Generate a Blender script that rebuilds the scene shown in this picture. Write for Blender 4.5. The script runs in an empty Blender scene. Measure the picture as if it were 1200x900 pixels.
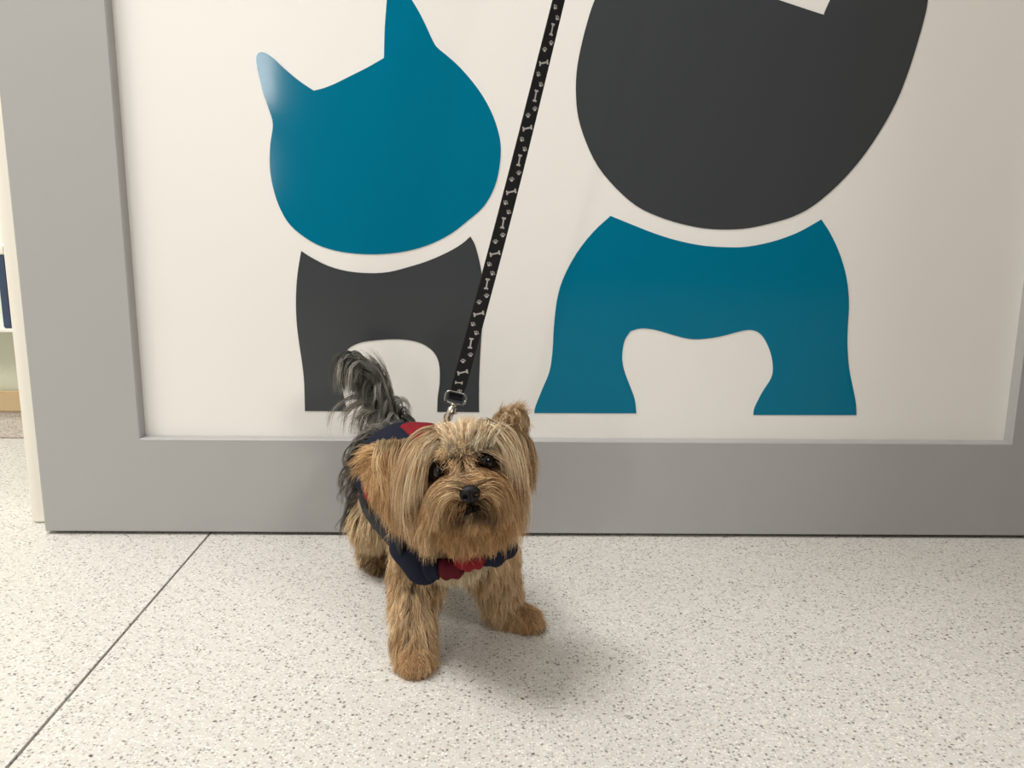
import bpy, bmesh, math, random
import numpy as np
from mathutils import Vector, Matrix, Euler

random.seed(7)
rng = np.random.default_rng(11)
SC = bpy.context.scene
COL = SC.collection

# ------------------------------------------------------------------ camera
CAM_H = 0.43
FPX = 1000.0
cam_data = bpy.data.cameras.new('camera')
cam_data.sensor_width = 36.0
cam_data.lens = FPX / 1200.0 * 36.0
cam_data.clip_start = 0.02
cam = bpy.data.objects.new('camera', cam_data)
COL.objects.link(cam)
CAM_R = (Matrix.Rotation(math.radians(-0.73), 3, 'Z') @ Matrix.Rotation(math.radians(90 - 11.4), 3, 'X')
         @ Matrix.Rotation(math.radians(0.53), 3, 'Z'))
cam.matrix_world = Matrix.Translation((0, 0, CAM_H)) @ CAM_R.to_4x4()
SC.camera = cam

# ------------------------------------------------------------------ world, lamps, exposure
SC.view_settings.view_transform = 'Standard'
SC.view_settings.look = 'None'
SC.view_settings.gamma = 1.0
SC.view_settings.use_curve_mapping = False
SC.view_settings.exposure = 0.0
SC.cycles.use_denoising = True
SC.cycles.max_bounces = 8
SC.cycles.transparent_max_bounces = 8

world = bpy.data.worlds.new('room_light')
SC.world = world
world.use_nodes = True
wb = world.node_tree.nodes['Background']
wb.inputs[0].default_value = (1.0, 0.98, 0.96, 1)
wb.inputs[1].default_value = 0.07


def area(name, loc, target, sx, sy, power, color, spread=180):
    d = bpy.data.lights.new(name, 'AREA')
    d.shape = 'RECTANGLE'; d.size = sx; d.size_y = sy
    d.energy = power; d.color = color; d.spread = math.radians(spread)
    o = bpy.data.objects.new(name, d); COL.objects.link(o)
    o.location = loc
    o.rotation_euler = (Vector(target) - Vector(loc)).to_track_quat('-Z', 'Y').to_euler()
    return o


# long ceiling luminaires left of and behind the viewer, an added lamp behind right, and the glazed entrance far behind on the left
area('area_lamp', (-0.95, 0.45, 2.40), (-0.95, 0.45, 0), 1.0, 0.5, 48, (1.0, 0.98, 0.95))
area('area_lamp', (-1.3, -1.7, 2.55), (-1.3, -1.7, 0), 1.2, 0.5, 8, (1.0, 0.98, 0.95))
area('area_lamp', (1.95, -1.9, 2.30), (0.2, 1.1, 0.5), 0.8, 0.6, 34, (1.0, 0.97, 0.92))  # added lamp aimed at the panel, partly cut off by the right blocker
area('entrance_daylight', (-1.33, -2.7, 1.17), (-0.3, 1.1, 0.6), 0.13, 0.34, 7.0, (1.0, 0.99, 0.97))
area('entrance_daylight', (-1.38, -2.7, 0.68), (-0.3, 1.1, 0.6), 0.12, 0.30, 2.5, (1.0, 0.99, 0.97))
area('corridor_lamp', (-1.3, 1.25, 2.0), (-1.1, 1.5, 0), 0.5, 0.4, 9, (1.0, 1.0, 0.9))


# ------------------------------------------------------------------ helpers
def at(px, py, Y):
    """the point of the depth plane y = Y that the photograph shows at pixel (px, py)"""
    d = CAM_R @ Vector(((px - 600) / FPX, (450 - py) / FPX, -1.0))
    return Vector((0, 0, CAM_H)) + d * (Y / d.y)


def tag(o, label=None, cat=None, group=None, kind=None):
    if label: o['label'] = label
    if cat: o['category'] = cat
    if group: o['group'] = group
    if kind: o['kind'] = kind
    return o


def empty(name, loc, label, cat):
    o = bpy.data.objects.new(name, None); COL.objects.link(o)
    o.location = loc; o.empty_display_size = 0.05
    return tag(o, label, cat)


def link(name, data, mat=None, parent=None):
    """link geometry given in world coordinates, optionally under a parent"""
    o = bpy.data.objects.new(name, data); COL.objects.link(o)
    if mat: data.materials.append(mat)
    if parent:
        m = Matrix.Identity(4); p = parent
        while p:
            m = Matrix.Translation(p.location) @ m; p = p.parent
        o.parent = parent
        o.location = -m.translation
    return o


def mesh_from(bm, name, smooth=False):
    me = bpy.data.meshes.new(name)
    bmesh.ops.recalc_face_normals(bm, faces=bm.faces)
    bm.to_mesh(me); bm.free()
    if smooth:
        me.polygons.foreach_set('use_smooth', [True] * len(me.polygons))
    return me


def box(bm, lo, hi, bevel=0.0):
    lo, hi = Vector(lo), Vector(hi)
    r = bmesh.ops.create_cube(bm, size=1.0)
    for v in r['verts']:
        v.co = Vector(((lo.x + hi.x) / 2 + v.co.x * (hi.x - lo.x), (lo.y + hi.y) / 2 + v.co.y * (hi.y - lo.y),
                       (lo.z + hi.z) / 2 + v.co.z * (hi.z - lo.z)))
    if bevel:
        es = list({e for v in r['verts'] for e in v.link_edges})
        bmesh.ops.bevel(bm, geom=es, offset=bevel, segments=2, affect='EDGES')


def new_mat(name, color, rough=0.6, **kw):
    m = bpy.data.materials.new(name); m.use_nodes = True
    b = m.node_tree.nodes['Principled BSDF']
    b.inputs['Base Color'].default_value = (*color, 1)
    b.inputs['Roughness'].default_value = rough
    for k, v in kw.items():
        b.inputs[k.replace('_', ' ')].default_value = v
    return m


def noise_bump(m, scale, strength, dist=0.001):
    nt = m.node_tree; b = nt.nodes['Principled BSDF']
    tc = nt.nodes.new('ShaderNodeTexCoord')
    n = nt.nodes.new('ShaderNodeTexNoise'); n.inputs['Scale'].default_value = scale
    n.inputs['Detail'].default_value = 4
    bp = nt.nodes.new('ShaderNodeBump'); bp.inputs['Strength'].default_value = strength
    bp.inputs['Distance'].default_value = dist
    nt.links.new(tc.outputs['Object'], n.inputs['Vector'])
    nt.links.new(n.outputs['Fac'], bp.inputs['Height'])
    nt.links.new(bp.outputs['Normal'], b.inputs['Normal'])
    return n


def terrazzo(name, base, dark, warm):
    m = bpy.data.materials.new(name); m.use_nodes = True
    nt = m.node_tree; b = nt.nodes['Principled BSDF']
    tc = nt.nodes.new('ShaderNodeTexCoord')
    col = None

    def mixin(prev, fac, c):
        mx = nt.nodes.new('ShaderNodeMix'); mx.data_type = 'RGBA'
        if isinstance(prev, tuple): mx.inputs[6].default_value = (*prev, 1)
        else: nt.links.new(prev, mx.inputs[6])
        if isinstance(c, tuple): mx.inputs[7].default_value = (*c, 1)
        else: nt.links.new(c, mx.inputs[7])
        nt.links.new(fac, mx.inputs[0])
        return mx.outputs[2]

    def chips(scale, thr_lo, thr_hi, rand, rnd=1.0):
        """chips: cells of a Voronoi pattern, only a share of them, and only their middles"""
        ns = nt.nodes.new('ShaderNodeTexNoise'); ns.inputs['Scale'].default_value = scale * 1.7
        nt.links.new(tc.outputs['Object'], ns.inputs['Vector'])
        sc = nt.nodes.new('ShaderNodeVectorMath'); sc.operation = 'SCALE'; sc.inputs[3].default_value = 0.9 / scale
        nt.links.new(ns.outputs['Color'], sc.inputs[0])
        ad = nt.nodes.new('ShaderNodeVectorMath'); ad.operation = 'ADD'
        nt.links.new(tc.outputs['Object'], ad.inputs[0]); nt.links.new(sc.outputs[0], ad.inputs[1])
        v = nt.nodes.new('ShaderNodeTexVoronoi'); v.inputs['Scale'].default_value = scale
        nt.links.new(ad.outputs[0], v.inputs['Vector'])
        r = nt.nodes.new('ShaderNodeMapRange'); r.inputs[1].default_value = thr_hi; r.inputs[2].default_value = thr_lo
        nt.links.new(v.outputs['Distance'], r.inputs[0])
        s = nt.nodes.new('ShaderNodeSeparateColor'); nt.links.new(v.outputs['Color'], s.inputs[0])
        g = nt.nodes.new('ShaderNodeMath'); g.operation = 'LESS_THAN'; g.inputs[1].default_value = rand
        nt.links.new(s.outputs[0], g.inputs[0])
        k = nt.nodes.new('ShaderNodeMath'); k.operation = 'MULTIPLY'
        nt.links.new(r.outputs[0], k.inputs[0]); nt.links.new(g.outputs[0], k.inputs[1])
        k2 = nt.nodes.new('ShaderNodeMath'); k2.operation = 'MULTIPLY'; k2.inputs[1].default_value = rnd
        nt.links.new(k.outputs[0], k2.inputs[0])
        return k2.outputs[0]

    n = nt.nodes.new('ShaderNodeTexNoise'); n.inputs['Scale'].default_value = 6
    nt.links.new(tc.outputs['Object'], n.inputs['Vector'])
    lo = tuple(c * 0.93 for c in base)
    col = mixin(base, n.outputs['Fac'], lo)
    col = mixin(col, chips(300, 0.30, 0.5, 0.42, 0.85), warm)
    col = mixin(col, chips(340, 0.32, 0.5, 0.34, 0.85), tuple(c * 0.50 for c in base))
    col = mixin(col, chips(400, 0.32, 0.5, 0.38, 0.9), tuple(min(1, c * 1.28) for c in base))
    col = mixin(col, chips(270, 0.28, 0.45, 0.13, 0.85), tuple(c * 1.6 for c in dark))
    col = mixin(col, chips(170, 0.18, 0.30, 0.07, 0.95), dark)
    nt.links.new(col, b.inputs['Base Color'])
    b.inputs['Roughness'].default_value = 0.42
    b.inputs['Specular IOR Level'].default_value = 0.35
    return m


M = {}
M['terrazzo'] = terrazzo('terrazzo', (0.645, 0.627, 0.595), (0.085, 0.075, 0.065), (0.60, 0.535, 0.475))
M['terrazzo_base'] = terrazzo('terrazzo_base', (0.66, 0.60, 0.54), (0.22, 0.15, 0.12), (0.55, 0.42, 0.34))
M['joint'] = new_mat('joint', (0.02, 0.017, 0.014), 0.8)
M['board'] = new_mat('white_board', (0.88, 0.86, 0.825), 0.35, Specular_IOR_Level=0.4)
M['frame'] = new_mat('grey_paint', (0.41, 0.405, 0.40), 0.5, Specular_IOR_Level=0.35)
noise_bump(M['frame'], 60, 0.05, 0.0005)
M['teal'] = new_mat('teal_vinyl', (0.0, 0.165, 0.282), 0.09, Specular_IOR_Level=0.15)
noise_bump(M['teal'], 40, 0.03, 0.001)
M['slate'] = new_mat('slate_vinyl', (0.053, 0.058, 0.062), 0.14, Specular_IOR_Level=0.22)
noise_bump(M['slate'], 40, 0.03, 0.001)
M['wall'] = new_mat('cream_plaster', (0.90, 0.86, 0.77), 0.7)
noise_bump(M['wall'], 150, 0.1, 0.0006)
M['far_wall'] = new_mat('green_grey_plaster', (0.60, 0.62, 0.50), 0.6)
noise_bump(M['far_wall'], 20, 0.1, 0.001)
M['oak'] = new_mat('oak_strip', (0.55, 0.40, 0.23), 0.5)
M['ceiling'] = new_mat('ceiling_white', (0.75, 0.73, 0.70), 0.8)
M['navy_frame'] = new_mat('navy_frame', (0.035, 0.06, 0.12), 0.4)
M['mint'] = new_mat('mint_board', (0.80, 0.90, 0.80), 0.5)
M['blocker_dark'] = new_mat('taupe_blocker', (0.15, 0.115, 0.08), 0.7)  # dark surface of the added blocker on the right

# ------------------------------------------------------------------ floor
WALL_Y = 1.131            # front of the plaster wall
PANEL_Y = 1.090           # front of the framed panel
FAR_Y = 1.59


def prism(pts, z0, z1, name, bevel=0.0, smooth=False):
    bm = bmesh.new()
    vs = [bm.verts.new((p[0], p[1], z0)) for p in pts]
    f = bm.faces.new(vs)
    r = bmesh.ops.extrude_face_region(bm, geom=[f])
    top = [v for v in r['geom'] if isinstance(v, bmesh.types.BMVert)]
    for v in top: v.co.z = z1
    if bevel:
        es = [e for e in bm.edges if all(abs(v.co.z - z1) < 1e-6 for v in e.verts)]
        bmesh.ops.bevel(bm, geom=es, offset=bevel, segments=1, affect='EDGES')
    return mesh_from(bm, name, smooth)


floor = link('floor', prism([(-2.6, -3.0), (2.6, -3.0), (2.6, 1.75), (-2.6, 1.75)], -0.06, -0.006, 'floor'), M['joint'])
tag(floor, kind='structure')
j0 = at(10.5, 900, 1.0); j1 = at(240, 632, 1.0)


def on_floor(px, py):
    d = CAM_R @ Vector(((px - 600) / FPX, (450 - py) / FPX, -1.0))
    return Vector((0, 0, CAM_H)) + d * (-CAM_H / d.z)


a, b_ = on_floor(7.5, 900), on_floor(240, 632)
sl = (b_.x - a.x) / (b_.y - a.y)
jx = lambda y: a.x + sl * (y - a.y)
hg = 0.0014
for pts in ([(-2.6, -3.0), (jx(-3) - hg, -3.0), (jx(1.75) - hg, 1.75), (-2.6, 1.75)],
            [(jx(-3) + hg, -3.0), (2.6, -3.0), (2.6, 1.75), (jx(1.75) + hg, 1.75)]):
    link('terrazzo_slab', prism(pts, -0.006, 0.0, 'terrazzo_slab', 0.0005), M['terrazzo'], floor)

# ------------------------------------------------------------------ walls
wl = at(31.5, 560, WALL_Y).x
bm = bmesh.new(); box(bm, (wl, WALL_Y, 0.0), (2.6, WALL_Y + 0.12, 2.6), 0.003)
tag(link('wall_back', mesh_from(bm, 'wall_back'), M['wall']), kind='structure')
bm = bmesh.new(); box(bm, (-2.6, FAR_Y, 0.0), (2.6, FAR_Y + 0.12, 2.6))
tag(link('wall_far', mesh_from(bm, 'wall_far'), M['far_wall']), kind='structure')
bm = bmesh.new(); box(bm, (-2.72, -3.0, 0.0), (-2.6, 1.7, 2.6))
tag(link('wall_left', mesh_from(bm, 'wall_left'), M['wall']), kind='structure')
bm = bmesh.new(); box(bm, (0.84, 0.18, 0.0), (0.96, WALL_Y, 2.6), 0.004)  # added blocker out of view, shades the right side of the panel
tag(link('shade_blocker_right', mesh_from(bm, 'shade_blocker_right'), M['blocker_dark']), kind='structure')
bm = bmesh.new(); box(bm, (-2.6, -3.0, 2.6), (2.6, 1.7, 2.7))
tag(link('ceiling', mesh_from(bm, 'ceiling'), M['ceiling']), kind='structure')
# terrazzo cove and oak strip at the foot of the far wall
zb1 = at(10, 482, FAR_Y - 0.012).z; zb2 = at(10, 460, FAR_Y - 0.02).z
bm = bmesh.new(); box(bm, (-2.6, FAR_Y - 0.012, 0.0), (0.2, FAR_Y, zb1), 0.002)
tag(link('baseboard_far', mesh_from(bm, 'baseboard_far'), M['terrazzo_base']), kind='structure')
bm = bmesh.new(); box(bm, (-2.6, FAR_Y - 0.02, zb1), (0.2, FAR_Y, zb2), 0.003)
tag(link('trim_1', mesh_from(bm, 'trim_1'), M['oak']), kind='structure')
# dark blue framed board on the far wall
FB = FAR_Y - 0.03
p0, p1 = at(11, 385, FB), at(-60, 298, FB)
x1, x0 = at(9.5, 340, FB).x, at(9.5, 340, FB).x - 0.50
nb = empty('notice_board', (x1 - 0.25, FAR_Y, p0.z), 'pale board in a dark blue frame low on the far corridor wall', 'board')
bm = bmesh.new(); box(bm, (x0, FAR_Y - 0.014, p0.z), (x1, FAR_Y - 0.002, p1.z + 0.25))
link('board', mesh_from(bm, 'board'), M['mint'], nb)
bm = bmesh.new(); w = 0.016
box(bm, (x1 - w, FB, p0.z), (x1, FAR_Y - 0.001, p1.z), 0.002)
link('frame_stile', mesh_from(bm, 'frame_stile'), M['navy_frame'], nb)
bm = bmesh.new(); box(bm, (x0, FB, p1.z), (x1, FAR_Y - 0.001, p1.z + w), 0.002)
link('frame_rail', mesh_from(bm, 'frame_rail'), M['wall'], nb)
bm = bmesh.new(); box(bm, (x0, FB - 0.008, p0.z - 0.006), (x1 + 0.01, FAR_Y - 0.001, p0.z), 0.001)
link('ledge', mesh_from(bm, 'ledge'), M['wall'], nb)

# ------------------------------------------------------------------ framed wall panel with the two silhouettes
FD = 0.018
BOARD_Y = PANEL_Y + FD
lo_x = (at(48, 600, PANEL_Y).x + at(9, 180, PANEL_Y).x) / 2
zb = 0.0042
in_l = (at(163, 500, PANEL_Y).x + at(124, 5, PANEL_Y).x) / 2
in_r = at(1185, 520, PANEL_Y).x
in_b = at(600, 516.5, PANEL_Y).z
hi_x = in_r + (in_l - lo_x)
ztop_i, ztop_o = 1.02, 1.02 + (in_l - lo_x)
panel = empty('wall_panel', ((lo_x + hi_x) / 2, PANEL_Y, 0), 'large white panel in a wide grey frame with teal and grey cat and dog silhouettes', 'panel')
bm = bmesh.new()
O = [(lo_x, zb), (hi_x, zb), (hi_x, ztop_o), (lo_x, ztop_o)]
I = [(in_l, in_b), (in_r, in_b), (in_r, ztop_i), (in_l, ztop_i)]
e = 0.0015
O2 = [(lo_x - e * 0, zb), (hi_x, zb), (hi_x, ztop_o), (lo_x, ztop_o)]
rings = [([(x, z) for x, z in O], WALL_Y - 0.001), ([(x, z) for x, z in O], PANEL_Y + e),
         ([(lo_x + e, zb + e), (hi_x - e, zb + e), (hi_x - e, ztop_o - e), (lo_x + e, ztop_o - e)], PANEL_Y),
         ([(in_l - e, in_b - e), (in_r + e, in_b - e), (in_r + e, ztop_i + e), (in_l - e, ztop_i + e)], PANEL_Y),
         ([(x, z) for x, z in I], PANEL_Y + e), ([(x, z) for x, z in I], WALL_Y - 0.001)]
vr = [[bm.verts.new((x, y, z)) for x, z in r] for r, y in rings]
for k in range(6):
    A, B = vr[k], vr[(k + 1) % 6]
    for i in range(4):
        bm.faces.new((A[i], A[(i + 1) % 4], B[(i + 1) % 4], B[i]))
link('frame', mesh_from(bm, 'frame'), M['frame'], panel)
bm = bmesh.new(); box(bm, (in_l, BOARD_Y, in_b), (in_r, BOARD_Y + 0.012, ztop_i))
link('board', mesh_from(bm, 'board'), M['board'], panel)

CAT_HEAD = [(367.8,106.3),(350.8,94.9),(333.8,80.8),(321,68.9),(312.6,62.9),(306,60.9),(301.8,62.9),(300.4,69.4),(302.7,85),(307.5,104.8),(314,124.7),(318.8,138.9),(319.7,150.2),(316.8,170),(316.3,195.5),(319.7,218.2),(326.5,240),(336.7,259.2),(350.8,273.3),(370.7,286.1),(393.3,293.7),(416,297.1),(438.7,298),(461.4,296.6),(484,292.6),(506.7,285.2),(529.4,273.3),(549.2,257.8),(563.4,245.8),(573.5,232),(581.8,212.5),(586,189.9),(586.6,170),(583.2,151.6),(574.7,128.9),(560.5,104.8),(540.7,80.8),(523.7,65.2),(512.4,55.8),(506.7,46.8),(499.6,31.2),(491.1,14.2),(482.6,0),(470,-20),(462,-26),(456,-22),(454,-10),(453.4,0),(451.4,25.5),(450.6,42.5),(450,68),(430.2,79.3),(410.3,89.3),(393.3,97.8),(379.2,103.4)]
CAT_BODY = [(353.1,294),(365,301.7),(384.8,311.6),(407.5,317.8),(433,320.1),(455.7,318.7),(478.4,313),(501,305.9),(523.7,296),(540.7,286.1),(551.2,277),(556.3,286.1),(560.5,300.3),(564.2,318.7),(566.2,341.3),(566.2,366.8),(564.2,392.3),(562.5,420.7),(561.4,449),(561.4,482.8),(512.4,482.5),(512.9,466),(515.2,449),(515.2,432),(512.9,420.7),(506.7,410.8),(495.4,403.1),(481.2,398.9),(461.4,397.4),(438.7,398.9),(421.7,401.7),(408,409),(400,422),(398,440),(402,460),(407,482),(357.4,481.6),(356.5,449),(354.2,426.4),(350.8,403.7),(348,381),(346.9,358.3),(347.4,335.7),(349.4,315.8)]
DOG_HEAD = [(696.8,0),(688.3,25.5),(680.4,56.7),(675.6,85),(675,113.3),(677.9,138.9),(686.9,167.2),(701,195.5),(722.3,221),(745.8,241.3),(770,253.2),(797,262),(825.3,267.7),(853.7,269),(879.2,267),(907.5,260.6),(930,253.5),(953.5,240.8),(981.8,216.8),(1007.3,188.4),(1030,155.8),(1049.8,120.4),(1064,85),(1073.9,53.8),(1082.4,24),(1087.2,0),(1089,-30),(1082,-62),(1060,-90),(1030,-104),(1008,-76),(972.5,0),(965.4,16.2),(962,16.4),(912.4,0),(858,-18),(838,-60),(815,-84),(780,-86),(745,-72),(715,-42)]
DOG_BODY = [(715.4,253),(737.5,262),(768.7,274.2),(797,282.7),(825.4,288),(853.7,289.8),(876.4,289),(904.7,283.3),(927.4,275.6),(941.7,269),(962.4,257.2),(972.8,273.3),(982.8,294.6),(990.4,318.7),(994,341.3),(994.7,361.2),(993.3,383.9),(993,406.5),(995,432),(999.8,456),(1002.9,473),(1003.5,486.4),(882.7,486.2),(884.2,477.4),(893.5,459),(903.4,443.4),(905.7,430.6),(903.4,415),(897.8,400.9),(890.7,391),(880.8,386.7),(868,388),(842.5,394.6),(818.4,397.5),(803,396.2),(788.5,392.4),(768.7,386.7),(751.7,384.7),(738.9,388),(731.8,399.4),(729,417.9),(731.3,433.4),(737.5,450.4),(743.7,467.4),(745.7,484.3),(626.2,483.9),(627.6,476),(635.5,456),(644,434.9),(647.4,412.2),(649,383.9),(652.5,352.7),(659.6,327.2),(675.2,297.4),(695,272)]


def smooth_outline(P):
    """Catmull-Rom through the outline, corners kept"""
    n = len(P); P = [Vector(p) for p in P]
    corner = []
    for i in range(n):
        u = (P[i] - P[i - 1]); v = (P[(i + 1) % n] - P[i])
        corner.append(u.angle(v) > math.radians(38) if u.length > 0 and v.length > 0 else True)
    out = []
    for i in range(n):
        p1, p2 = P[i], P[(i + 1) % n]
        p0 = P[i - 1] if not corner[i] else p1 * 2 - p2
        p3 = P[(i + 2) % n] if not corner[(i + 1) % n] else p2 * 2 - p1
        for k in range(3):
            t = k / 3
            out.append(0.5 * ((2 * p1) + (p2 - p0) * t + (2 * p0 - 5 * p1 + 4 * p2 - p3) * t * t
                              + (3 * p1 - p0 - 3 * p2 + p3) * t ** 3))
    return out


def vinyl(name, P, mat, label):
    Q = [at(p.x, p.y, BOARD_Y) for p in smooth_outline(P)]
    bm = bmesh.new()
    vs = [bm.verts.new((q.x, BOARD_Y - 0.0006, q.z)) for q in Q]
    f = bm.faces.new(vs)
    r = bmesh.ops.extrude_face_region(bm, geom=[f])
    for v in r['geom']:
        if isinstance(v, bmesh.types.BMVert): v.co.y = BOARD_Y + 0.0004
    bmesh.ops.triangulate(bm, faces=bm.faces)
    o = link(name, mesh_from(bm, name), mat, panel)
    o['label'] = label


vinyl('cat_head_decal', CAT_HEAD, M['teal'], 'teal cat head silhouette')
vinyl('cat_body_decal', CAT_BODY, M['slate'], 'dark grey cat body silhouette')
vinyl('dog_head_decal', DOG_HEAD, M['slate'], 'dark grey dog head silhouette')
vinyl('dog_body_decal', DOG_BODY, M['teal'], 'teal dog body silhouette')

# ================================================================== the dog
def proj(p):
    l = CAM_R.transposed() @ (Vector(p) - Vector((0, 0, CAM_H)))
    return 600 + FPX * l.x / -l.z, 450 - FPX * l.y / -l.z


def pz(px, Y, z):
    """the point at depth Y and height z that stands at column px"""
    x = 0.0
    for _ in range(6):
        x += (px - proj((x, Y, z))[0]) / FPX * Y
    return Vector((x, Y, z))


V = Vector
# head frame: F looks out of the face, R to the viewer's right, U up (the head tilts)
EYE_MID = at(542, 545, 0.705)
F = V((0.03, -0.975, 0.21)).normalized()
R = V((0.978, 0.0, 0.205)); R = (R - F * R.dot(F)).normalized()
U = F.cross(R).normalized()
if U.z < 0: U = -U
HC = EYE_MID - F * 0.024 + U * 0.002
NOSE = at(551, 579, 0.668)
EYES = [at(515, 552, 0.7045), at(569.5, 540.5, 0.7045)]
MUZ = EYE_MID - U * 0.020 + F * 0.000

CAPS = []          # (region, a, ra, b, rb)


def cap(reg, a, ra, b, rb): CAPS.append((reg, V(a), ra, V(b), rb))


T0, T1, T2 = pz(534, 0.815, 0.135), pz(487, 0.90, 0.147), pz(458, 0.975, 0.140)
cap('torso', T0, 0.044, T1, 0.045); cap('torso', T1, 0.045, T2, 0.042)
cap('chest', pz(532, 0.79, 0.125), 0.036, T0, 0.044)
NB = pz(538, 0.80, 0.165)
cap('neck', NB, 0.036, HC - F * 0.018 - U * 0.006, 0.030)
cap('skull', HC - F * 0.012 - U * 0.003, 0.030, HC + F * 0.002 - U * 0.003, 0.0290)
cap('skull', HC + R * 0.010 - U * 0.008, 0.025, HC - R * 0.010 - U * 0.008, 0.025)
cap('skull', HC - U * 0.016 + R * 0.006, 0.024, HC - U * 0.016 - R * 0.006, 0.024)
cap('muzzle', MUZ, 0.0175, NOSE - F * 0.010 - U * 0.003, 0.0090)
cap('chin', HC - U * 0.037 + F * 0.016 - R * 0.011, 0.0175, HC - U * 0.037 + F * 0.016 + R * 0.011, 0.0175)
cap('chin', HC - U * 0.048 + F * 0.006 - R * 0.010, 0.019, HC - U * 0.048 + F * 0.006 + R * 0.010, 0.019)
cap('chin', MUZ - U * 0.012, 0.013, NOSE - F * 0.011 - U * 0.0155, 0.0065)


def leg(reg, pts):
    for (a, ra), (b, rb) in zip(pts[:-1], pts[1:]): cap(reg, a, ra, b, rb)


leg('leg', [(pz(500, 0.80, 0.125), 0.026), (pz(485, 0.795, 0.078), 0.0155), (pz(484, 0.770, 0.042), 0.012), (pz(486, 0.757, 0.017), 0.012)])
leg('paw', [(pz(486, 0.757, 0.014), 0.012), (pz(487, 0.743, 0.010), 0.010)])
leg('leg', [(pz(568, 0.81, 0.125), 0.025), (pz(580, 0.825, 0.082), 0.0165), (pz(589, 0.842, 0.040), 0.011), (pz(594, 0.842, 0.016), 0.011)])
leg('paw', [(pz(596, 0.840, 0.013), 0.011), (pz(620, 0.828, 0.009), 0.009)])
leg('hind', [(pz(458, 0.975, 0.120), 0.034), (pz(437, 0.955, 0.078), 0.022), (pz(434, 1.0, 0.048), 0.011), (pz(434, 0.995, 0.014), 0.011)])
leg('hpaw', [(pz(434, 0.995, 0.012), 0.011), (pz(447, 0.972, 0.010), 0.010)])
leg('hind', [(pz(500, 0.985, 0.120), 0.034), (pz(514, 0.965, 0.078), 0.022), (pz(520, 1.015, 0.048), 0.011), (pz(520, 1.005, 0.014), 0.011)])
leg('hpaw', [(pz(520, 1.005, 0.012), 0.011), (pz(524, 0.978, 0.010), 0.010)])
TAIL = [at(470, 512, 1.0), at(461, 490, 1.01), at(452, 464, 1.012), at(440, 440, 1.008), at(424, 421, 1.0), at(409, 416, 0.992)]
leg('tail', list(zip(TAIL, [0.013, 0.008, 0.006, 0.005, 0.004, 0.003])))

REG = sorted({c[0] for c in CAPS}); RID = {r: i for i, r in enumerate(REG)}
CA = np.array([c[1] for c in CAPS]); CB = np.array([c[3] for c in CAPS])
CRA = np.array([c[2] for c in CAPS]); CRB = np.array([c[4] for c in CAPS])
CREG = np.array([RID[c[0]] for c in CAPS])


def caps_dist(P, only=None):
    """signed distance to every capsule; (n, k) and the outward directions of the nearest"""
    idx = np.arange(len(CAPS)) if only is None else only
    best = np.full(len(P), 1e9); bi = np.zeros(len(P), int); grad = np.zeros_like(P)
    for i in idx:
        ab = CB[i] - CA[i]; L2 = max(ab @ ab, 1e-9)
        t = np.clip(((P - CA[i]) @ ab) / L2, 0, 1)
        q = P - (CA[i] + t[:, None] * ab)
        r = np.linalg.norm(q, axis=1) + 1e-9
        d = r - (CRA[i] + (CRB[i] - CRA[i]) * t)
        m = d < best
        best[m] = d[m]; bi[m] = i; grad[m] = q[m] / r[m][:, None]
    return best, bi, grad


dog = empty('dog', (T1.x, T1.y, 0.0), 'small long-haired tan and grey terrier in a navy and red harness looking up', 'dog')

bm = bmesh.new()
for reg, a, ra, b, rb in CAPS:
    n = max(2, int((b - a).length / (min(ra, rb) * 0.35)) + 1)
    for k in range(n + 1):
        t = k / n
        bmesh.ops.create_icosphere(bm, subdivisions=3, radius=ra + (rb - ra) * t, matrix=Matrix.Translation(a.lerp(b, t)))
raw = mesh_from(bm, 'raw')
tmp = bpy.data.objects.new('tmp', raw); COL.objects.link(tmp)
md = tmp.modifiers.new('r', 'REMESH'); md.mode = 'VOXEL'; md.voxel_size = 0.0022
ms = tmp.modifiers.new('s', 'SMOOTH'); ms.factor = 0.5; ms.iterations = 6
dg = bpy.context.evaluated_depsgraph_get()
body_me = bpy.data.meshes.new_from_object(tmp.evaluated_get(dg), depsgraph=dg)
body_me.name = 'body'
bpy.data.objects.remove(tmp); bpy.data.meshes.remove(raw)


def mesh_arrays(me):
    me.calc_loop_triangles()
    v = np.empty(len(me.vertices) * 3, np.float32); me.vertices.foreach_get('co', v); v = v.reshape(-1, 3).astype(float)
    t = np.empty(len(me.loop_triangles) * 3, np.int32); me.loop_triangles.foreach_get('vertices', t); t = t.reshape(-1, 3)
    return v, t


BV, BT = mesh_arrays(body_me)


def sample(Vx, Tx, n, keep=None):
    """area-weighted roots with normals"""
    a, b, c = Vx[Tx[:, 0]], Vx[Tx[:, 1]], Vx[Tx[:, 2]]
    cr = np.cross(b - a, c - a); ar = np.linalg.norm(cr, axis=1)
    N = cr / np.maximum(ar, 1e-12)[:, None]
    w = ar.copy()
    if keep is not None:
        w = w * keep((a + b + c) / 3, N)
    w /= w.sum()
    k = rng.choice(len(Tx), n, p=w)
    u, v = rng.random(n), rng.random(n)
    f = u + v > 1; u[f] = 1 - u[f]; v[f] = 1 - v[f]
    return a[k] + (b - a)[k] * u[:, None] + (c - a)[k] * v[:, None], N[k]


def nrm(a): return a / np.maximum(np.linalg.norm(a, axis=-1, keepdims=True), 1e-9)


HCn, Rn, Un, Fn = (np.array(x) for x in (HC, R, U, F))


def loc(P):
    d = P - HCn
    return d @ Rn, d @ Un, d @ Fn


EYn = [np.array(e) for e in EYES]

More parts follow.
